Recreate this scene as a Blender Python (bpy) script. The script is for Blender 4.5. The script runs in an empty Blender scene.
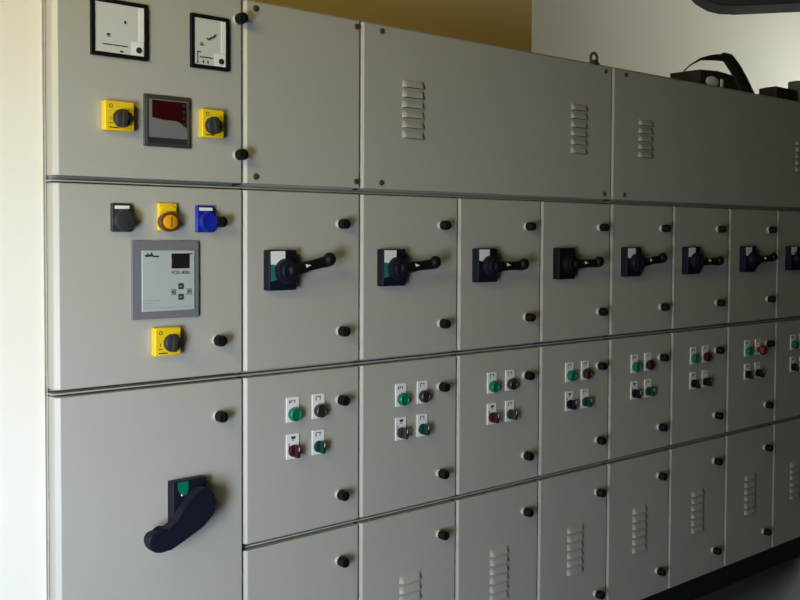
import bpy, bmesh, math
from mathutils import Vector, Matrix
S = bpy.context.scene
C = S.collection
PI = math.pi

# ------------------------------------------------------------------ materials
def mat(name, col, rough=0.5, metal=0.0, noise=0.0, nscale=8.0, bump=0.0, bscale=200.0, spec=0.5, emit=None, coat=0.0):
    m = bpy.data.materials.new(name); m.use_nodes = True
    nt = m.node_tree; b = nt.nodes['Principled BSDF']
    b.inputs['Base Color'].default_value = (*col, 1)
    b.inputs['Roughness'].default_value = rough
    b.inputs['Metallic'].default_value = metal
    b.inputs['Specular IOR Level'].default_value = spec
    b.inputs['Coat Weight'].default_value = coat
    tc = nt.nodes.new('ShaderNodeTexCoord')
    if noise > 0:
        n = nt.nodes.new('ShaderNodeTexNoise'); n.inputs['Scale'].default_value = nscale
        n.inputs['Detail'].default_value = 4
        nt.links.new(tc.outputs['Object'], n.inputs['Vector'])
        mx = nt.nodes.new('ShaderNodeMix'); mx.data_type = 'RGBA'
        mx.inputs[6].default_value = (*[c*(1-noise) for c in col], 1)
        mx.inputs[7].default_value = (*[min(1, c*(1+noise)) for c in col], 1)
        nt.links.new(n.outputs['Fac'], mx.inputs[0])
        nt.links.new(mx.outputs[2], b.inputs['Base Color'])
    if bump > 0:
        n2 = nt.nodes.new('ShaderNodeTexNoise'); n2.inputs['Scale'].default_value = bscale
        nt.links.new(tc.outputs['Object'], n2.inputs['Vector'])
        bp = nt.nodes.new('ShaderNodeBump'); bp.inputs['Strength'].default_value = bump
        bp.inputs['Distance'].default_value = 0.002
        nt.links.new(n2.outputs['Fac'], bp.inputs['Height'])
        nt.links.new(bp.outputs['Normal'], b.inputs['Normal'])
    if emit:
        b.inputs['Emission Color'].default_value = (*emit[0], 1)
        b.inputs['Emission Strength'].default_value = emit[1]
    return m

M = dict(
    paint=mat('pebble_grey_paint', (0.44, 0.432, 0.395), 0.42, noise=0.03, nscale=3, bump=0.06, bscale=500),
    gasket=mat('black_rubber', (0.012, 0.012, 0.012), 0.8, noise=0.1),
    black=mat('black_plastic', (0.006, 0.006, 0.007), 0.5, noise=0.1, spec=0.2),
    navy=mat('navy_black_plastic', (0.008, 0.009, 0.020), 0.5, noise=0.1, spec=0.2),
    dark=mat('dark_brown_plastic', (0.03, 0.02, 0.02), 0.35, noise=0.1),
    slate=mat('slate_plastic', (0.032, 0.032, 0.035), 0.45, noise=0.1, spec=0.3),
    yellow=mat('yellow_plastic', (0.85, 0.60, 0.015), 0.4, noise=0.04),
    amber=mat('amber_lens', (0.75, 0.36, 0.02), 0.2, noise=0.1),
    brown=mat('brown_ring', (0.16, 0.05, 0.01), 0.35, noise=0.1),
    blue=mat('blue_plastic', (0.008, 0.022, 0.35), 0.35, noise=0.08),
    green=mat('green_plastic', (0.0, 0.155, 0.09), 0.4, noise=0.08),
    dkgreen=mat('dark_green_plastic', (0.002, 0.042, 0.030), 0.5, noise=0.1, spec=.3),
    teal=mat('teal_plate', (0.02, 0.16, 0.13), 0.4, noise=0.15),
    red=mat('red_plastic', (0.18, 0.013, 0.022), 0.5, noise=0.08),
    maroon=mat('maroon_plastic', (0.045, 0.006, 0.014), 0.5, noise=0.1, spec=.3),
    white=mat('white_label', (0.84, 0.84, 0.86), 0.45, noise=0.03),
    offwhite=mat('dial_paper', (0.62, 0.63, 0.62), 0.5, noise=0.03),
    ink=mat('ink', (0.02, 0.02, 0.025), 0.6, noise=0.1),
    rosette=mat('pale_zinc_rosette', (0.50, 0.50, 0.48), 0.5, noise=0.05),
    steel=mat('zinc_steel', (0.62, 0.62, 0.60), 0.35, 0.6, noise=0.05),
    screw=mat('dark_screw', (0.10, 0.085, 0.06), 0.5, 0.5, noise=0.1),
    bezel=mat('grey_bezel', (0.05, 0.052, 0.052), 0.4, noise=0.06),
    redglass=mat('dark_red_screen', (0.035, 0.003, 0.004), 0.15, noise=0.1),
    reflectgrey=mat('grey_window_reflection', (0.17, 0.175, 0.18), 0.22, noise=0.1),
    relayframe=mat('lavender_grey_frame', (0.175, 0.177, 0.205), 0.45, noise=0.03),
    relayface=mat('pale_relay_face', (0.44, 0.48, 0.49), 0.35, noise=0.04),
    relayline=mat('pale_grey_stripe', (0.25, 0.28, 0.29), 0.45, noise=0.04),
    lcd=mat('lcd_black', (0.015, 0.012, 0.015), 0.2, noise=0.1),
    plinth=mat('black_plinth_paint', (0.012, 0.012, 0.013), 0.6, noise=0.15),
    wall=mat('cream_wall_paint', (0.86, 0.83, 0.74), 0.85, noise=0.03, nscale=2, bump=0.15, bscale=120),
    dimwall=mat('brown_wall_paint', (0.09, 0.07, 0.035), 0.9, noise=0.05, nscale=2),
    ochre=mat('ochre_wall_tone', (0.60, 0.46, 0.20), 0.85, noise=0.05, nscale=2, bump=0.15, bscale=120),
    floor=mat('grey_screed_floor', (0.085, 0.10, 0.105), 0.4, noise=0.12, nscale=3, bump=0.1, bscale=60),
    ceil=mat('ceiling_paint', (0.42, 0.32, 0.12), 0.9, noise=0.03),
    duct=mat('dark_blue_grey_sheet', (0.018, 0.022, 0.042), 0.55, noise=0.06),
    bag=mat('black_canvas', (0.016, 0.017, 0.020), 0.7, noise=0.2, nscale=20),
    greybox=mat('grey_plastic_box', (0.12, 0.12, 0.125), 0.5, noise=0.06),
)

# ------------------------------------------------------------------ mesh helpers
def box(bm, x0, x1, y0, y1, z0, z1, bev=0.0, seg=2, mi=0):
    r = bmesh.ops.create_cube(bm, size=1.0)
    vs = r['verts']
    for v in vs:
        v.co = Vector(((x0+x1)/2+v.co.x*(x1-x0), (y0+y1)/2+v.co.y*(y1-y0), (z0+z1)/2+v.co.z*(z1-z0)))
    fs = list({f for v in vs for f in v.link_faces})
    for f in fs: f.material_index = mi
    if bev > 0:
        es = list({e for v in vs for e in v.link_edges})
        o = bmesh.ops.bevel(bm, geom=es, offset=bev, offset_type='OFFSET', segments=seg, profile=0.5, affect='EDGES')
        for f in o['faces']: f.material_index = mi; f.smooth = True
    return bm

def lathe(bm, cx, cz, prof, seg=28, mi=0, sx=1.0, sz=1.0, smooth=True):
    """Turned shape about an axis along y; prof = [(radius, y), ...] from the back to the front."""
    rings = []
    for r, y in prof:
        if r <= 1e-6: rings.append([bm.verts.new((cx, y, cz))])
        else: rings.append([bm.verts.new((cx+sx*r*math.cos(2*PI*k/seg), y, cz+sz*r*math.sin(2*PI*k/seg))) for k in range(seg)])
    for a, b in zip(rings, rings[1:]):
        for k in range(seg):
            k2 = (k+1) % seg
            if len(a) == 1 and len(b) == 1: continue
            if len(a) == 1: f = bm.faces.new((a[0], b[k2], b[k]))
            elif len(b) == 1: f = bm.faces.new((a[k], a[k2], b[0]))
            else: f = bm.faces.new((a[k], a[k2], b[k2], b[k]))
            f.material_index = mi; f.smooth = smooth
    if len(rings[0]) > 1: f = bm.faces.new(rings[0]); f.material_index = mi
    if len(rings[-1]) > 1: f = bm.faces.new(rings[-1][::-1]); f.material_index = mi
    return bm

def prism(bm, pts, y0, y1, mi=0, bev=0.0):
    """Polygon in the x-z plane extruded along y."""
    a = [bm.verts.new((x, y0, z)) for x, z in pts]; b = [bm.verts.new((x, y1, z)) for x, z in pts]
    n = len(pts); fs = [bm.faces.new(a), bm.faces.new(b[::-1])]
    for k in range(n): fs.append(bm.faces.new((a[k], b[k], b[(k+1) % n], a[(k+1) % n])))
    for f in fs: f.material_index = mi
    if bev > 0:
        es = list({e for f in fs[:2] for e in f.edges})
        o = bmesh.ops.bevel(bm, geom=es, offset=bev, segments=3, profile=0.5, affect='EDGES')
        for f in o['faces']: f.material_index = mi; f.smooth = True
    return bm

def tube(bm, pts, rad, seg=14, mi=0, flat=1.0):
    """Round bar through pts with a radius per point; flat squeezes it along its second axis."""
    P = [Vector(p) for p in pts]
    R = rad if isinstance(rad, (list, tuple)) else [rad]*len(P)
    rings = []; prev = None
    for i, p in enumerate(P):
        t = (P[min(i+1, len(P)-1)]-P[max(i-1, 0)]).normalized()
        u = prev if prev is not None else Vector((0, 0, 1))
        if prev is None and abs(t.z) > 0.9: u = Vector((1, 0, 0))
        u = (u-t*u.dot(t)).normalized(); prev = u
        w = t.cross(u)
        rings.append([bm.verts.new(p+u*R[i]*math.cos(2*PI*k/seg)+w*R[i]*flat*math.sin(2*PI*k/seg)) for k in range(seg)])
    for a, b in zip(rings, rings[1:]):
        for k in range(seg):
            f = bm.faces.new((a[k], a[(k+1) % seg], b[(k+1) % seg], b[k])); f.material_index = mi; f.smooth = True
    for r in (rings[0], rings[-1][::-1]):
        f = bm.faces.new(r[::-1]); f.material_index = mi
    return bm

def blob(bm, c, rx, ry, rz, mi=0):
    r = bmesh.ops.create_uvsphere(bm, u_segments=20, v_segments=12, radius=1.0)
    for v in r['verts']: v.co = Vector((c[0]+v.co.x*rx, c[1]+v.co.y*ry, c[2]+v.co.z*rz))
    for f in {f for v in r['verts'] for f in v.link_faces}: f.smooth = True; f.material_index = mi

def capsule(x0, z0, r0, x1, z1, r1, n=14):
    """Outline of a tapered bar with round ends (polygon in x-z)."""
    a = math.atan2(z1-z0, x1-x0); pts = []
    for k in range(n+1):
        t = a+PI/2+PI*k/n; pts.append((x0+r0*math.cos(t), z0+r0*math.sin(t)))
    for k in range(n+1):
        t = a-PI/2+PI*k/n; pts.append((x1+r1*math.cos(t), z1+r1*math.sin(t)))
    return pts

def text(bm, s, x, y, z, size, mi=0, w=None):
    cu = bpy.data.curves.new('lettering', 'FONT'); cu.body = s; cu.size = size; cu.align_x = 'LEFT'; cu.extrude = 0.0002; cu.offset = 0.00012
    o = bpy.data.objects.new('lettering', cu); C.objects.link(o)
    dg = bpy.context.evaluated_depsgraph_get(); me = bpy.data.meshes.new_from_object(o.evaluated_get(dg))
    bpy.data.objects.remove(o); bpy.data.curves.remove(cu)
    xs = [v.co.x for v in me.vertices] or [0]
    k = (w/(max(xs)-min(xs))) if w else 1.0
    for v in me.vertices: v.co = Vector((x+v.co.x*k, y-v.co.z, z+v.co.y))
    for p in me.polygons: p.material_index = mi
    bm.from_mesh(me); bpy.data.meshes.remove(me)

TURNED = {'hub', 'knob', 'button_cap', 'selector_knob', 'mushroom_head', 'lens_ring', 'lamp_lens', 'latch', 'badge', 'adjusting_screw', 'cover_screw', 'lifting_eye'}
def B(): return bmesh.new()

def obj(name, bm, mats, parent=None, loc=(0, 0, 0)):
    bmesh.ops.recalc_face_normals(bm, faces=bm.faces)
    me = bpy.data.meshes.new(name); bm.to_mesh(me); bm.free()
    for m in (mats if isinstance(mats, (list, tuple)) else [mats]): me.materials.append(M[m])
    if name in TURNED: me.set_sharp_from_angle(angle=math.radians(38))
    o = bpy.data.objects.new(name, me); C.objects.link(o)
    o.location = loc
    if parent: o.parent = parent
    return o

def thing(name, label, cat, loc, group=None):
    o = bpy.data.objects.new(name, None); C.objects.link(o)
    o.empty_display_size = 0.05; o.location = loc
    o['label'] = label; o['category'] = cat
    if group: o['group'] = group
    return o

def tag(o, label, cat, group=None):
    o['label'] = label; o['category'] = cat
    if group: o['group'] = group
    return o

def struct(name, bm, m):
    o = obj(name, bm, m); o['kind'] = 'structure'; return o

def share(root_fn, cache={}):
    """Build a fixture once, then copy the object and its children with shared mesh data."""
    def make(key, parent, loc):
        if key not in cache:
            o = root_fn(key); cache[key] = o
        else:
            src = cache[key]; o = src.copy(); C.objects.link(o)
            for ch in src.children:
                c = ch.copy(); C.objects.link(c); c.parent = o
        o.parent = parent; o.location = loc
        return o
    return make

# ------------------------------------------------------------------ the setting
CX = [0, .514, .914, 1.314, 1.714, 2.105, 2.508, 2.924, 3.326, 3.73]   # column edges along the row
Z4, Z3, Z2, Z1, ZT = 0.10, 0.682, 1.151, 1.655, 2.157                  # shelf lines
DEPTH = 0.50

b = B(); box(b, -1.8, 8.6, -4.2, 2.0, -0.1, 0); struct('floor', b, 'floor')
b = B(); box(b, -1.8, 8.6, -4.2, 2.0, 3.8, 3.9); struct('ceiling', b, 'ceil')
b = B(); box(b, -1.6, -0.023, 0.036, 0.62, 0, 3.8); struct('wall_left', b, 'wall')
b = B(); box(b, -.0229, -.0132, .044, .12, 0, 2.30); struct('gap_filler_1', b, 'wall')  # filler added to lighten the shaded gap beside the cabinets
b = B(); box(b, -1.6, 2.345, 0.62, 1.0, 0, 3.8); struct('wall_rear', b, 'ochre')  # deeper ochre tone than the back wall
b = B(); box(b, 2.345, 8.6, 1.70, 1.9, 0, 3.8); struct('wall_back', b, 'wall')
b = B(); box(b, -1.8, 8.6, -4.2, -4.0, 0, 3.8); struct('wall_front', b, 'dimwall')
# the end wall towards the daylight, with a wide doorway in it
DY0, DY1, DZ1, TZ0, TZ1 = -2.20, -0.06, 1.55, 2.25, 2.85
b = B(); box(b, -1.8, -1.6, -4.0, DY0, 0, 3.8); box(b, -1.8, -1.6, DY1, 1.0, 0, 3.8); box(b, -1.8, -1.6, DY0, DY1, DZ1, TZ0); box(b, -1.8, -1.6, DY0, DY1, TZ1, 3.8)  # upper slot added to let the warm fill light in
struct('wall_entrance', b, 'dimwall')
# the far end wall, with a high window near the back
WY0, WY1, WZ0, WZ1 = 0.25, 1.55, 2.0, 3.4
b = B(); box(b, 8.4, 8.6, -4.0, WY0, 0, 3.8); box(b, 8.4, 8.6, WY0, 1.7, 0, WZ0); box(b, 8.4, 8.6, WY0, 1.7, WZ1, 3.8); box(b, 8.4, 8.6, WY1, 1.7, WZ0, WZ1)
struct('wall_right', b, 'dimwall')

# ------------------------------------------------------------------ fixtures
def latch_proto(key):
    """quarter-turn latch: zinc rosette on the door, black knob in front"""
    b = B(); lathe(b, 0, 0, [(.0132, 0), (.0132, -.004), (.0118, -.008), (.0110, -.010)])
    o = obj('latch', b, 'rosette')
    b = B(); lathe(b, 0, 0, [(.0125, -.0095), (.0146, -.012), (.0146, -.034), (.0130, -.037), (0, -.0372)], 10)
    if key != 'plain':
        box(b, -.004, .004, -.0405, -.036, -.0118, .0118, .0012)
    k = obj('knob', b, 'black', o); k['label'] = 'black latch knob'
    return o
latch = share(latch_proto, {})

def button_proto(key):
    kind, colour, mark = key
    b = B(); box(b, -.022, .022, -.0035, 0, -.035, .035, .0012, mi=0)
    # small printed legend in the upper third of the plate
    if mark == 0:
        for x0, x1, z0, z1 in ((-.013, -.009, .018, .027), (-.006, -.003, .020, .028), (.0, .008, .0245, .0265), (.004, .006, .018, .0265)): box(b, x0, x1, -.0039, -.003, z0, z1, mi=1)
    elif mark == 1:
        for x0, x1, z0, z1 in ((-.010, .009, .0265, .0285), (-.010, -.0075, .017, .027), (.004, .0065, .019, .027)): box(b, x0, x1, -.0039, -.003, z0, z1, mi=1)
    else:
        for x0, x1, z0, z1 in ((-.006, .008, .021, .028), (-.015, -.012, -.010, .010), (-.002, .002, .0155, .020)): box(b, x0, x1, -.0039, -.003, z0, z1, mi=1)
    o = obj(('push_button' if kind == 'push' else 'selector_switch' if kind == 'turn' else 'stop_button'), b, ['white', 'ink'])
    b = B(); cz = -.012
    if kind == 'push':
        lathe(b, 0, cz, [(.0165, -.003), (.0165, -.008), (.0190, -.009), (.0190, -.021), (.0165, -.024), (.0125, -.0235), (.0115, -.022), (0, -.0215)])
        n = 'button_cap'
    elif kind == 'mush':
        lathe(b, 0, cz, [(.012, -.003), (.012, -.018), (.0215, -.022), (.0215, -.034), (.017, -.040), (0, -.043)])
        n = 'mushroom_head'
    else:
        lathe(b, 0, cz, [(.0165, -.003), (.0165, -.010), (.0135, -.012), (.0135, -.016), (0, -.0165)])
        box(b, -.0062, .0062, -.033, -.0155, cz-.0165, cz+.0165, .003)
        box(b, -.0010, .0010, -.0336, -.0325, cz+.002, cz+.014, mi=1)
        n = 'selector_knob'
    k = obj(n, b, [colour, 'white'], o)
    k['label'] = {'green': 'bright green', 'dkgreen': 'dark green', 'black': 'black', 'dark': 'dark brown', 'maroon': 'dark red', 'red': 'red', 'slate': 'charcoal'}[colour]+' '+{'push': 'button cap', 'mush': 'mushroom button head', 'turn': 'selector knob'}[kind]
    return o
button = share(button_proto, {})

def lever_proto(key):
    tilt, style = key
    W, H, D = .090, .110, .030
    b = B(); box(b, -W/2, W/2, -D, 0, -H/2, H/2, .0035)
    o = obj('rotary_switch', b, 'black' if style == 'plain' else 'navy')
    if style != 'plain':
        b = B(); prism(b, [(-.040, .052), (.006, .052), (.006, .030), (-.008, .026), (-.020, .014), (-.040, .016)], -D-.0012, -D+.0005)
        l = obj('label_plate', b, 'white', o); l['label'] = 'white label plate'
        b = B(); prism(b, [(-.040, .015), (-.021, .013), (-.024, -.002), (-.020, -.026), (-.040, -.030)], -D-.0012, -D+.0005)
        l = obj('indicator_plate', b, 'teal' if style == 'teal' else 'navy', o); l['label'] = ('teal green' if style == 'teal' else 'dark blue')+' indicator plate'
    b = B(); lathe(b, .006, -.002, [(.034, -D+.001), (.034, -.046), (.032, -.050), (.026, -.052), (.026, -.058), (.024, -.060), (0, -.060)])
    obj('hub', b, 'black' if style == 'plain' else 'navy', o)
    # lever arm: leaves the hub, runs sideways, ends in a thumb that curls towards the viewer
    b = B(); ca, sa = math.cos(tilt), math.sin(tilt)
    def at(d, y, e=0): return (.006+d*ca-e*sa, y, -.002+d*sa+e*ca)
    tube(b, [at(-.006, -.052), at(.012, -.053), at(.040, -.053), at(.075, -.053), at(.105, -.054), at(.128, -.056), at(.140, -.060)],
         [.016, .0185, .0165, .0145, .0150, .0165, .0130], flat=.75)
    blob(b, at(.131, -.062, .005), .0185, .0170, .0195)
    # white pointer triangle on the lever
    p = [at(.048, -.0668), at(.048, -.0668, .009), at(.064, -.0660, .003)]
    vs = [b.verts.new(q) for q in p]+[b.verts.new((q[0], q[1]+.004, q[2])) for q in p]
    for f in ((0, 1, 2), (5, 4, 3), (0, 3, 4, 1), (1, 4, 5, 2), (2, 5, 3, 0)):
        b.faces.new([vs[i] for i in f]).material_index = 1
    l = obj('lever', b, ['black', 'white'], o); l['label'] = 'black lever with a small white pointer mark'
    return o
lever_switch = share(lever_proto, {})

def louvre_proto(n):
    """a stack of pressed louvres: hooded slots open at the lower edge"""
    W, P = .088, .0305
    b = B()
    for i in range(n):
        z1 = -i*P; z0 = z1-.024
        nx, nz = 12, 5; g = []
        for a in range(nx+1):
            u = a/nx; x = -W/2+W*u
            e = min(1.0, min(u, 1-u)/.13); e = math.sqrt(max(0, 1-(1-e)**2))
            g.append([b.verts.new((x, -.0003-.0095*e*math.sin(PI/2*(k/nz))**.9, z1+(z0-z1)*(k/nz))) for k in range(nz+1)])
        for a in range(nx):
            for k in range(nz):
                f = b.faces.new((g[a][k], g[a+1][k], g[a+1][k+1], g[a][k+1])); f.smooth = True
        # dark slot under the hood
        vs = [b.verts.new((-W/2+.004, -.0006, z0-.0005)), b.verts.new((W/2-.004, -.0006, z0-.0005)), b.verts.new((W/2-.004, -.0006, z0+.010)), b.verts.new((-W/2+.004, -.0006, z0+.010))]
        b.faces.new(vs).material_index = 1
    return obj('louvre_vent', b, ['paint', 'gasket'])
louvre = share(louvre_proto, {})

def screw_proto(_):
    b = B(); lathe(b, 0, 0, [(.0085, 0), (.0085, -.002), (.0070, -.0045), (0, -.005)], 16)
    box(b, -.0012, .0012, -.0056, -.0045, -.006, .006)
    return obj('cover_screw', b, 'screw')
screw = share(screw_proto, {})

# ------------------------------------------------------------------ the cabinet units
G = .0085      # half of the gap between the rows of doors
GX = .0050     # upright gap between doors
FL = .0110     # folded (chamfered) hinge edge of a door
TH = .030      # door thickness
def door_bm(w, h, th):
    x0, x1, z0, z1 = -FL, w-FL-GX, G, h-G
    # plan of the pressed door: flat front, sloping folded edge on the hinge side, small roll on the lock side
    plan = [(x0, th), (x0, .0100), (x0+.0006, .0088), (-.0006, .0004), (.0012, 0), (x1-.004, 0), (x1-.0012, .0012), (x1, .004), (x1, th)]
    bm = bmesh.new()
    n = len(plan); rz = .0035
    rings = []
    for z, inset in ((z0, rz), (z0+rz*.3, rz*.3), (z0+rz, 0), (z1-rz, 0), (z1-rz*.3, rz*.3), (z1, rz)):
        rings.append([bm.verts.new((min(max(x, x0+inset*.5), x1-inset*.5), min(y+inset, th), z)) for x, y in plan])
    for a, c in zip(rings, rings[1:]):
        for k in range(n-1): bm.faces.new((a[k], a[k+1], c[k+1], c[k]))
        bm.faces.new((a[n-1], a[0], c[0], c[n-1]))
    bm.faces.new(rings[0][::-1]); bm.faces.new(rings[-1])
    return bm
def unit(name, label, cat, c0, c1, z0, z1, group=None, door='door', gap_l=None, th=TH):
    X0, X1 = CX[c0], CX[c1]
    t = thing(name, label, cat, (X0, 0, z0), group)
    w, h = X1-X0, z1-z0
    ca, cb = -FL-GX/2+.0006, w-FL-GX/2-.0006
    b = B(); box(b, ca, cb, th+.004, DEPTH, .001, h-.001)
    # folded lips of the carcass between the doors
    box(b, ca, cb, .018, th+.006, h-.0045, h-.001)
    obj('carcass', b, 'paint', t)
    b = B(); e = .010
    for x0, x1, a0, a1 in ((e, w-e-.016, .012, .018), (e, w-e-.016, h-.022, h-.016), (e, e+.006, .018, h-.022)):
        box(b, x0, x1, th-.0005, th+.0045, a0, a1)
    # edge seal, added in black to deepen the shade in the upright gap
    box(b, w-FL-GX+.0004, w-FL-GX/2-.0008, .010, th+.0045, .004, h-.006)
    obj('door_seal', b, 'gasket', t)
    d = obj(door, door_bm(w, h, th), 'paint', t)
    return t, d, z0

def put(maker, key, t, z0, rel, z, y=0.0): return maker(key, t, (rel, y, z-z0))

ORD = ['', 'first', 'second', 'third', 'fourth', 'fifth', 'sixth', 'seventh', 'eighth']

# ---- meter cabinet (top of the wide column)
t, d, z0 = unit('meter_cabinet', 'grey top cabinet with two white dial meters and two yellow rotary switches', 'cabinet', 0, 1, Z1, ZT, th=.048)
def meter(x0, x1, za, zb, marks):
    b = B(); fr = .0095
    for a in ((x0, x1, za, za+fr), (x0, x1, zb-fr, zb), (x0, x0+fr, za+fr, zb-fr), (x1-fr, x1, za+fr, zb-fr)): box(b, a[0], a[1], -.009, 0, a[2], a[3], .0012)
    box(b, x0+.004, x1-.004, -.004, 0, za+.004, zb-.004)
    o = obj('panel_meter', b, 'black', t, (0, 0, -z0)); o['label'] = 'black-framed square dial meter'
    b = B(); box(b, x0+fr, x1-fr, -.0060, -.004, za+fr, zb-fr)
    box(b, x1-fr-.0135, x1-fr-.0005, -.0072, -.0058, za+fr+.036, zb-fr-.001, mi=2); box(b, x1-fr-.034, x1-fr-.002, -.0066, -.0058, za+fr+.001, za+fr+.033, mi=2)
    for q in marks: box(b, x0+q[0], x0+q[1], -.0070, -.0059, za+q[2], za+q[3], mi=1)
    o2 = obj('dial_face', b, ['offwhite', 'ink', 'white'], o); o2['label'] = 'white dial face'
    b = B(); lathe(b, x1-fr-.014, za+fr+.014, [(.0075, -.006), (.0075, -.0085), (.005, -.0095), (0, -.0098)], 18)
    obj('adjusting_screw', b, 'ink', o)
    return o
m1 = meter(.077, .223, 1.952, 2.089, [(.030, .094, .0275, .0300), (.040, .049, .051, .055), (.041, .050, .0475, .049), (.085, .090, .083, .090), (.074, .082, .0135, .0175)])
m2 = meter(.342, .454, 1.952, 2.089, [(.019, .021, .016, .040), (.018, .029, .040, .043), (.026, .064, .0275, .0305), (.018, .022, .013, .017), (.034, .038, .014, .021), (.048, .051, .014, .021), (.026, .037, .058, .061), (.028, .036, .063, .066)])
b = B()
tube(b, [(.342+.046, -.0072, 1.952+.078), (.342+.052, -.0072, 1.952+.075), (.342+.060, -.0072, 1.952+.082), (.342+.066, -.0072, 1.952+.083), (.342+.072, -.0072, 1.952+.090)], .0022, 8)
obj('needle', b, 'ink', m2, (0, 0, 0))

def yellow_switch(t, z0, x0, x1, za, zb, ang, kx, kz):
    b = B(); box(b, x0, x1, -.022, 0, za, zb, .003)
    text(b, 'O', x0+.010, -.0222, zb-.017, .013, 1)
    text(b, 'I', x0+.013, -.0222, za+.024, .013, 1)
    box(b, x0+.009, x0+.020, -.0224, -.021, za+.017, za+.0185, mi=1); box(b, x0+.010, x0+.034, -.0224, -.021, za+.006, za+.0085, mi=1)
    o = obj('rotary_switch', b, ['yellow', 'ink'], t, (0, 0, -z0)); o['label'] = 'yellow square rotary switch'
    b = B(); lathe(b, kx, kz, [(.0225, -.021), (.0225, -.030), (.0205, -.034), (.018, -.036), (0, -.036)])
    ca, sa = math.cos(ang), math.sin(ang)
    q = [(-.0055, -.021), (.0055, -.021), (.0065, .019), (-.0065, .019)]
    prism(b, [(kx+a*ca-c*sa, kz+a*sa+c*ca) for a, c in q], -.046, -.035, bev=.002)
    q = [(.0065, -.004), (.0125, -.004), (.0125, .010), (.0065, .010)]
    prism(b, [(kx+a*ca-c*sa, kz+a*sa+c*ca) for a, c in q], -.0372, -.0358, mi=1)  # white highlight painted onto the knob
    k = obj('switch_knob', b, ['slate', 'white'], o); k['label'] = 'dark grey turning knob'
yellow_switch(t, z0, .104, .180, 1.775, 1.846, -.1, .146, 1.805)
yellow_switch(t, z0, .366, .430, 1.775, 1.848, .15, .396, 1.806)
# digital power meter
x0, x1, za, zb = .213, .341, 1.745, 1.873
b = B(); box(b, x0, x1, -.007, 0, za, zb, .0015)
for a in ((x0+.004, x1-.004, za+.004, za+.008), (x0+.004, x1-.004, zb-.010, zb-.004), (x0+.004, x0+.010, za+.008, zb-.010), (x1-.010, x1-.004, za+.008, zb-.010)):
    box(b, a[0], a[1], -.0105, -.006, a[2], a[3], .001)
o = obj('digital_meter', b, 'bezel', t, (0, 0, -z0)); o['label'] = 'dark digital power meter with blank red screen'
b = B(); prism(b, [(x0+.020, zb-.014), (x1-.013, zb-.014), (x1-.013, za+.050), (x1-.024, za+.058), (x1-.040, za+.066), (x0+.050, za+.067), (x0+.020, za+.071)], -.0098, -.0065)  # wavy lower edge follows a reflection built into the screen outline
k = obj('screen', b, 'redglass', o); k['label'] = 'dark red blank screen'
b = B(); box(b, x0+.011, x1-.011, -.0088, -.0060, za+.022, zb-.011)  # grey pane stands in for the reflection on the lower glass
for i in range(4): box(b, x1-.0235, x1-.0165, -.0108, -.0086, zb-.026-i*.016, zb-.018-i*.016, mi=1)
k = obj('window', b, ['reflectgrey', 'ink'], o); k['label'] = 'window with painted grey reflection and small keys'
b = B(); box(b, x0+.011, x1-.011, -.0098, -.0060, za+.008, za+.021)
obj('lower_strip', b, 'ink', o)
for zz in (2.092, 1.737): put(latch, 'wing', t, z0, .482, zz)

# ---- relay cabinet (middle of the wide column)
t, d, z0 = unit('relay_cabinet', 'grey cabinet with square pale relay below black, yellow and blue buttons', 'cabinet', 0, 1, Z2, Z1, th=.048)
def square_button(x, z, colour, label, body):
    b = B(); box(b, x-.026, x+.026, -.012, 0, z-.0345, z+.0345, .003)
    if body != 'yellow': box(b, x-.019, x+.019, -.0128, -.0115, z+.021, z+.029, mi=1)
    else: prism(b, [(x+.021*math.cos(PI*k/10), z+.014+.016*math.sin(PI*k/10)) for k in range(11)], -.016, -.0115)
    o = obj('square_button', b, [body, 'white'], t, (0, 0, -z0)); o['label'] = label
    return o
o = square_button(.151, 1.567, 'slate', 'black square push button with a white name slot', 'slate')
b = B(); lathe(b, .153, 1.5605, [(.024, -.011), (.024, -.018), (.026, -.019), (.026, -.029), (.022, -.031), (0, -.0305)]); obj('button_cap', b, 'slate', o)
o = square_button(.274, 1.5705, 'yellow', 'yellow lamp unit with a round amber lens', 'yellow')
b = B(); lathe(b, .270, 1.558, [(.0225, -.011), (.0245, -.020), (.0245, -.030), (.0215, -.032), (.0185, -.032), (.0185, -.029), (0, -.029)], sx=1.12); k = obj('lens_ring', b, 'brown', o); k['label'] = 'brown lens ring'
b = B(); lathe(b, .270, 1.558, [(.0182, -.0285), (.0175, -.034), (.013, -.037), (0, -.0375)], sx=1.12); box(b, .2688, .2712, -.0385, -.034, 1.546, 1.570, mi=1); k = obj('lamp_lens', b, ['amber', 'brown'], o); k['label'] = 'amber lamp lens'
o = square_button(.381, 1.567, 'blue', 'blue square push button with a white name slot', 'blue')
b = B(); lathe(b, .383, 1.560, [(.0235, -.011), (.0235, -.018), (.025, -.019), (.025, -.028), (.021, -.030), (.016, -.029), (0, -.0285)]); obj('button_cap', b, 'blue', o)
put(latch, 'wing', t, z0, .418, 1.560); put(latch, 'wing', t, z0, .417, 1.251)
x0, x1, za, zb = .178, .362, 1.316, 1.511
b = B()
fr = .025
for a in ((x0, x1, za, za+fr), (x0, x1, zb-fr, zb), (x0, x0+fr, za+fr, zb-fr), (x1-fr+.012, x1, za+fr, zb-fr)): box(b, a[0], a[1], -.009, 0, a[2], a[3], .0012)
box(b, x0+.01, x1-.006, -.004, 0, za+.01, zb-.01)
rl = obj('power_factor_relay', b, 'relayframe', t, (0, 0, -z0)); rl['label'] = 'power factor relay in a wide grey frame'
fx0, fx1, fz0, fz1 = x0+fr, x1-fr+.012, za+fr-.006, zb-fr+.001
b = B(); box(b, fx0, fx1, -.0115, -.004, fz0, fz1, .0015)
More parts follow.
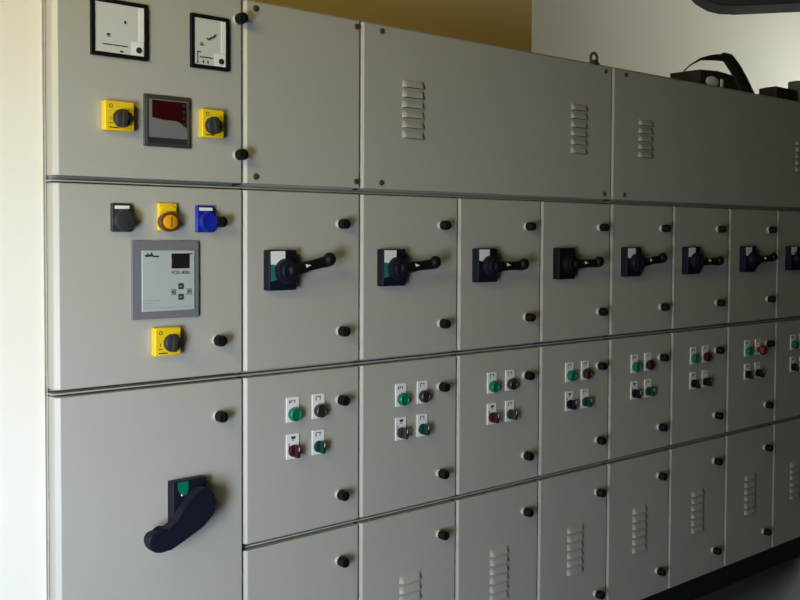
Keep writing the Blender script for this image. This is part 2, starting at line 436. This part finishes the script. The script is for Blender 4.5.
box(b, fx0+.003, fx0+.050, -.0118, -.011, fz0+.027, fz0+.0285, mi=1); box(b, fx0+.003, fx0+.036, -.0118, -.011, fz0+.020, fz0+.0213, mi=1); box(b, fx0+.003, fx0+.026, -.0118, -.011, fz0+.014, fz0+.0153, mi=1); box(b, fx0+.003, fx1-.012, -.0118, -.011, fz0+.0085, fz0+.0095, mi=1)
# dark wordmark (illegible in the photograph) and the type number
for q in ((.008, .020, 0, .005), (.013, .017, .004, .0085), (.020, .030, .001, .0065), (.024, .027, .006, .0115), (.030, .046, -.001, .003)): box(b, fx0+q[0], fx0+q[1], -.0120, -.011, fz1-.016+q[2], fz1-.016+q[3], mi=2)
text(b, 'PCRL 8000', fx0+.080, -.0117, fz1-.060, .011, 2, w=.050)
o = obj('face', b, ['relayface', 'relayline', 'ink'], rl); o['label'] = 'pale blue-grey front with black lettering'
b = B(); box(b, fx0+.080, fx0+.131, -.0126, -.011, fz1-.046, fz1-.008, .0008); box(b, fx0+.130, fx0+.139, -.0122, -.011, fz1-.0105, fz1-.008)
o = obj('display', b, 'lcd', rl); o['label'] = 'small black display'
kx, kz = fx0+.105, fz0+.044
for q, m_ in (((0, .017), 'bezel'), ((0, -.010), 'bezel'), ((-.022, .003), 'relayline'), ((.022, .003), 'relayline')):
    b = B(); box(b, kx+q[0]-.0075, kx+q[0]+.0075, -.0140, -.011, kz+q[1]-.0075, kz+q[1]+.0075, .0015)
    if m_ == 'bezel': box(b, kx+q[0]-.003, kx+q[0]+.003, -.0144, -.0135, kz+q[1]-.001, kz+q[1]+.001, mi=1)
    else: box(b, kx+q[0]-.002, kx+q[0]+.002, -.0144, -.0135, kz+q[1]-.003, kz+q[1]+.003, mi=1)
    o = obj('key', b, [m_, 'ink' if m_ != 'bezel' else 'relayface'], rl)
    o['label'] = 'dark key' if m_ == 'bezel' else 'pale key'
yellow_switch(t, z0, .232, .304, 1.223, 1.294, -.12, .277, 1.255)

# ---- main switch cabinet (bottom of the wide column)
t, d, z0 = unit('main_switch_cabinet', 'tall grey bottom cabinet with a big slanting navy handle', 'cabinet', 0, 1, Z4, Z2, th=.048)
put(latch, 'wing', t, z0, .420, 1.052); put(latch, 'wing', t, z0, .420, .20)
b = B(); box(b, .275, .372, -.030, 0, .795, .903, .003)
mh = obj('main_switch', b, 'navy', t, (0, 0, -z0)); mh['label'] = 'navy main switch with large handle'
b = B(); prism(b, [(.289, .901), (.318, .901), (.318, .880), (.312, .866), (.300, .866), (.289, .882)], -.0315, -.029); k = obj('indicator_plate', b, 'green', mh); k['label'] = 'green indicator plate'
b = B(); lathe(b, .336, .843, [(.034, -.029), (.034, -.046), (.030, -.048), (0, -.048)]); obj('hub', b, 'navy', mh)
hp = [(.325, .886), (.348, .889), (.366, .875), (.376, .849), (.371, .820), (.348, .797), (.306, .776), (.265, .757), (.236, .746), (.211, .746), (.192, .758), (.184, .777), (.188, .793), (.202, .801), (.225, .798), (.245, .805), (.265, .820), (.284, .845), (.306, .871)]
# rounded outline of the handle: each corner cut once
cut = []
for k in range(len(hp)):
    p, q = hp[k], hp[(k+1) % len(hp)]
    cut += [(p[0]*.75+q[0]*.25, p[1]*.75+q[1]*.25), (p[0]*.25+q[0]*.75, p[1]*.25+q[1]*.75)]
b = B(); prism(b, cut, -.075, -.044, bev=.006)
lathe(b, .300, .868, [(.0035, -.0300), (.0035, -.0335), (0, -.034)], 10, mi=1)
k = obj('handle', b, ['navy', 'steel'], mh); k['label'] = 'long navy handle slanting down'

# ---- second row: eight lever switch cabinets
LV = [None, (.20, 'teal'), (.09, 'teal'), (.0, 'bluegrey'), (.02, 'plain'), (.09, 'bluegrey'), (-.03, 'bluegrey'), (.05, 'bluegrey'), (.03, 'bluegrey')]
for c in range(1, 9):
    extra = {1: 'touching the relay cabinet, lever tilted up'}.get(c, f'{ORD[c]} along from the relay cabinet')
    if c == 4: extra = 'fourth along from the relay cabinet, its switch all black'
    t, d, z0 = unit('switch_cabinet', f'grey cabinet with black lever switch, {extra}', 'cabinet', c, c+1, Z2, Z1, 'lever switch cabinets in the second row')
    k = lever_switch(LV[c], t, (.0945 + {7: .02, 8: .012}.get(c, 0), 0, 1.431-z0)); k['label'] = 'black rotary switch with a sideways lever'
    put(latch, 'wing', t, z0, .309, 1.559); put(latch, 'wing', t, z0, .310, 1.251)

# ---- third row: eight push-button cabinets
BT = [None,
      (('push', 'green', 0), ('push', 'dark', 1), ('turn', 'maroon', 2), ('turn', 'dkgreen', 1)),
      (('push', 'green', 0), ('push', 'dark', 1), ('turn', 'slate', 2), ('turn', 'dkgreen', 1)),
      (('push', 'green', 1), ('push', 'dark', 1), ('turn', 'maroon', 2), ('turn', 'slate', 1)),
      (('push', 'green', 1), ('push', 'dark', 1), ('turn', 'black', 2), ('turn', 'dkgreen', 1)),
      (('push', 'green', 0), ('push', 'maroon', 1), ('turn', 'black', 2), ('turn', 'dkgreen', 1)),
      (('push', 'green', 0), ('push', 'maroon', 1), ('turn', 'black', 2), ('turn', 'black', 1)),
      (('push', 'green', 0), ('mush', 'red', 1), ('turn', 'black', 2), ('turn', 'black', 1)),
      (('push', 'green', 0), ('push', 'maroon', 1), ('turn', 'black', 2), ('turn', 'black', 1))]
for c in range(1, 9):
    extra = 'touching the big-handled cabinet' if c == 1 else f'{ORD[c]} along from the big-handled cabinet'
    if c == 7: extra = 'seventh along from the big-handled cabinet, one button red'
    t, d, z0 = unit('control_cabinet', f'grey cabinet with four small buttons, {extra}', 'cabinet', c, c+1, Z3, Z2, 'push button cabinets in the third row')
    dx = {5: -.004, 6: -.005}.get(c, 0)
    for key, (x, z) in zip(BT[c], ((.146, 1.0415), (.234, 1.0415), (.146, .9385), (.234, .9385))):
        put(button, key, t, z0, x+dx, z)
    put(latch, 'plain', t, z0, .309, 1.052); put(latch, 'plain', t, z0, .308, .777)

# ---- bottom row: eight ventilated cabinets
for c in range(1, 9):
    extra = 'touching the big-handled cabinet' if c == 1 else f'{ORD[c]} along from the big-handled cabinet'
    t, d, z0 = unit('ventilated_cabinet', f'grey bottom cabinet above the black plinth, {extra}', 'cabinet', c, c+1, Z4, Z3, 'ventilated cabinets in the bottom row')
    louvre(6, t, (.189, 0, .482-z0))
    put(latch, 'plain', t, z0, .309, .583); put(latch, 'plain', t, z0, .310, .203)

# ---- top row covers
t, d, z0 = unit('blank_cabinet', 'plain grey top cabinet with screwed cover beside the meter cabinet', 'cabinet', 1, 2, Z1, ZT, door='cover')
for x, z in ((.026, 2.130), (.371, 2.130), (.026, 1.683), (.371, 1.683)): put(screw, 1, t, z0, x, z)
t, d, z0 = unit('busbar_cabinet', 'wide grey top cabinet with two louvre stacks and a lifting eye', 'cabinet', 2, 5, Z1, ZT, 'wide louvred top cabinets', door='cover')
W = CX[5]-CX[2]
for x in (.066, W-.055):
    for z in (2.130, 1.683): put(screw, 1, t, z0, x, z)
for x in (.191, .985): louvre(6, t, (x, 0, 1.999-z0))
b = B()
pts = [(1.106+.019*math.cos(2*PI*k/20), .03, .523+.019*math.sin(2*PI*k/20)) for k in range(21)]
tube(b, pts, .0055, 8); lathe(b, 1.106, .506, [(.012, .018), (.012, .042)], 14); box(b, 1.09, 1.122, .014, .046, ZT-z0-.002, ZT-z0+.004, .002)
k = obj('lifting_eye', b, 'screw', t); k['label'] = 'dull steel lifting eye'
t, d, z0 = unit('busbar_cabinet', 'wide grey top cabinet with the black case and hose on top', 'cabinet', 5, 9, Z1, ZT, 'wide louvred top cabinets', door='cover')
W = CX[9]-CX[5]
for x in (.066, W-.055):
    for z in (2.130, 1.683): put(screw, 1, t, z0, x, z)
for x in (.196, W-.218): louvre(5, t, (x, 0, 1.975-z0))

# ---- plinth under the row
b = B(); box(b, .004, CX[9]-.004, .028, DEPTH-.02, 0, Z4-.0005, .003)
tag(obj('plinth', b, 'plinth'), 'long black steel plinth carrying the whole row of cabinets', 'plinth')

# ------------------------------------------------------------------ things on top of the row
TOPZ = ZT-.001
t = thing('equipment_case', 'black case with a round white badge lying on the cabinet tops', 'case', (2.755, .05, TOPZ))
b = B(); prism(b, [(0, 0), (.312, 0), (.312, .014), (.262, .070), (.13, .074), (0, .067)], 0, .15, bev=.005); obj('case_body', b, 'bag', t)
b = B(); lathe(b, .085, .024, [(.046, .001), (.046, -.004), (.042, -.0055), (0, -.0055)], 24, sz=.5); k = obj('badge', b, 'white', t); k['label'] = 'round white badge'
b = B(); box(b, .150, .169, -.004, .001, .004, .042, .001); k = obj('tag', b, 'white', t); k['label'] = 'narrow white tag'
b = B()
tube(b, [(2.99, .30, TOPZ+.100), (3.062, .30, TOPZ+.150), (3.15, .30, TOPZ+.188), (3.22, .30, TOPZ+.202), (3.29, .30, TOPZ+.212), (3.34, .30, TOPZ+.216)], [.003, .003, .006, .012, .016, .016], 10)
tube(b, [(3.30, .30, TOPZ+.208), (3.345, .30, TOPZ+.222), (3.385, .30, TOPZ+.217), (3.445, .30, TOPZ+.180), (3.51, .30, TOPZ+.126), (3.575, .30, TOPZ+.066), (3.63, .30, TOPZ+.027)], [.010, .020, .026, .028, .029, .028, .027], 14)
tag(obj('hose', b, 'bag'), 'thick black hose arching up behind the black case', 'hose')
b = B(); box(b, 0, .19, 0, .09, 0, .062, .004); box(b, .02, .17, .015, .075, .062, .067, .002)
tag(obj('black_box', b, 'bag', None, (3.400, .06, TOPZ)), 'low black box on the cabinet tops past the hose', 'box')
b = B(); box(b, 0, .08, 0, .07, 0, .115, .004); box(b, .012, .068, -.004, .002, .014, .095, .002)
tag(obj('grey_box', b, 'greybox', None, (3.630, .06, TOPZ)), 'small grey box standing at the end of the low black box', 'box')

# ceiling duct with rounded lower edge
t = thing('ceiling_duct', 'dark blue-grey duct with rounded end hanging below the ceiling', 'duct', (3.60, .45, 2.680))
t.rotation_euler.z = -.718-.22
b = B()
pr = [(-.30, 1.12), (-.25, .30), (-.195, .13), (-.13, .060), (-.07, .022), (-.01, .004), (.06, 0), (2.2, 0), (2.2, 1.12)]
prism(b, pr, 0, .22, bev=.012); obj('duct_body', b, 'duct', t)
b = B(); box(b, .9, .93, -.006, .226, -.004, 1.0, .002); obj('flange', b, 'duct', t)

# ------------------------------------------------------------------ light
def area(name, loc, rot, sx, sy, power, col):
    l = bpy.data.lights.new(name, 'AREA'); l.shape = 'RECTANGLE'; l.size = sx; l.size_y = sy; l.energy = power; l.color = col
    o = bpy.data.objects.new(name, l); C.objects.link(o); o.location = loc; o.rotation_euler = rot
    return o
# daylight through the doorway (faces +x) and through the high far window (faces -x)
area('yard_daylight', (-3.5, -4.40, 1.1), (0, -PI/2, 0), 2.2, 3.9, 1110, (.79, .88, 1.0))
area('warm_fill', (-3.2, -3.4, 3.15), (0, -PI/2, 0), 1.7, 4.0, 390, (1.0, .84, .33))  # added warm light through the upper slot, tints the top of the row
area('window_daylight', (8.5, (WY0+WY1)/2, (WZ0+WZ1)/2), (0, PI/2, 0), WZ1-WZ0, WY1-WY0, 40, (.97, 1.0, .93)).data.spread = math.radians(85)
w = bpy.data.worlds.new('World'); S.world = w; w.use_nodes = True
w.node_tree.nodes['Background'].inputs[0].default_value = (.8, .88, 1, 1); w.node_tree.nodes['Background'].inputs[1].default_value = 0.2

# ------------------------------------------------------------------ camera
yaw, pitch, roll = .71808, -.03527, .00451
cy, sy, cp, sp = math.cos(yaw), math.sin(yaw), math.cos(pitch), math.sin(pitch)
fwd = Vector((sy*cp, cy*cp, sp)); right = Vector((cy, -sy, 0)); up = right.cross(fwd)
r2 = right*math.cos(roll)+up*math.sin(roll); u2 = up*math.cos(roll)-right*math.sin(roll)
cam = bpy.data.cameras.new('camera'); co = bpy.data.objects.new('camera', cam); C.objects.link(co)
m = Matrix((r2, u2, -fwd)).transposed().to_4x4(); m.translation = Vector((-.93707, -2.28092, 1.527)); co.matrix_world = m
cam.sensor_width = 36; cam.lens = 45.0; cam.shift_y = -29.3165/800; cam.clip_start = .02
S.camera = co
S.view_settings.view_transform = 'Standard'; S.view_settings.look = 'None'
S.view_settings.gamma = 1.0; S.view_settings.exposure = 0.0; S.view_settings.use_curve_mapping = False
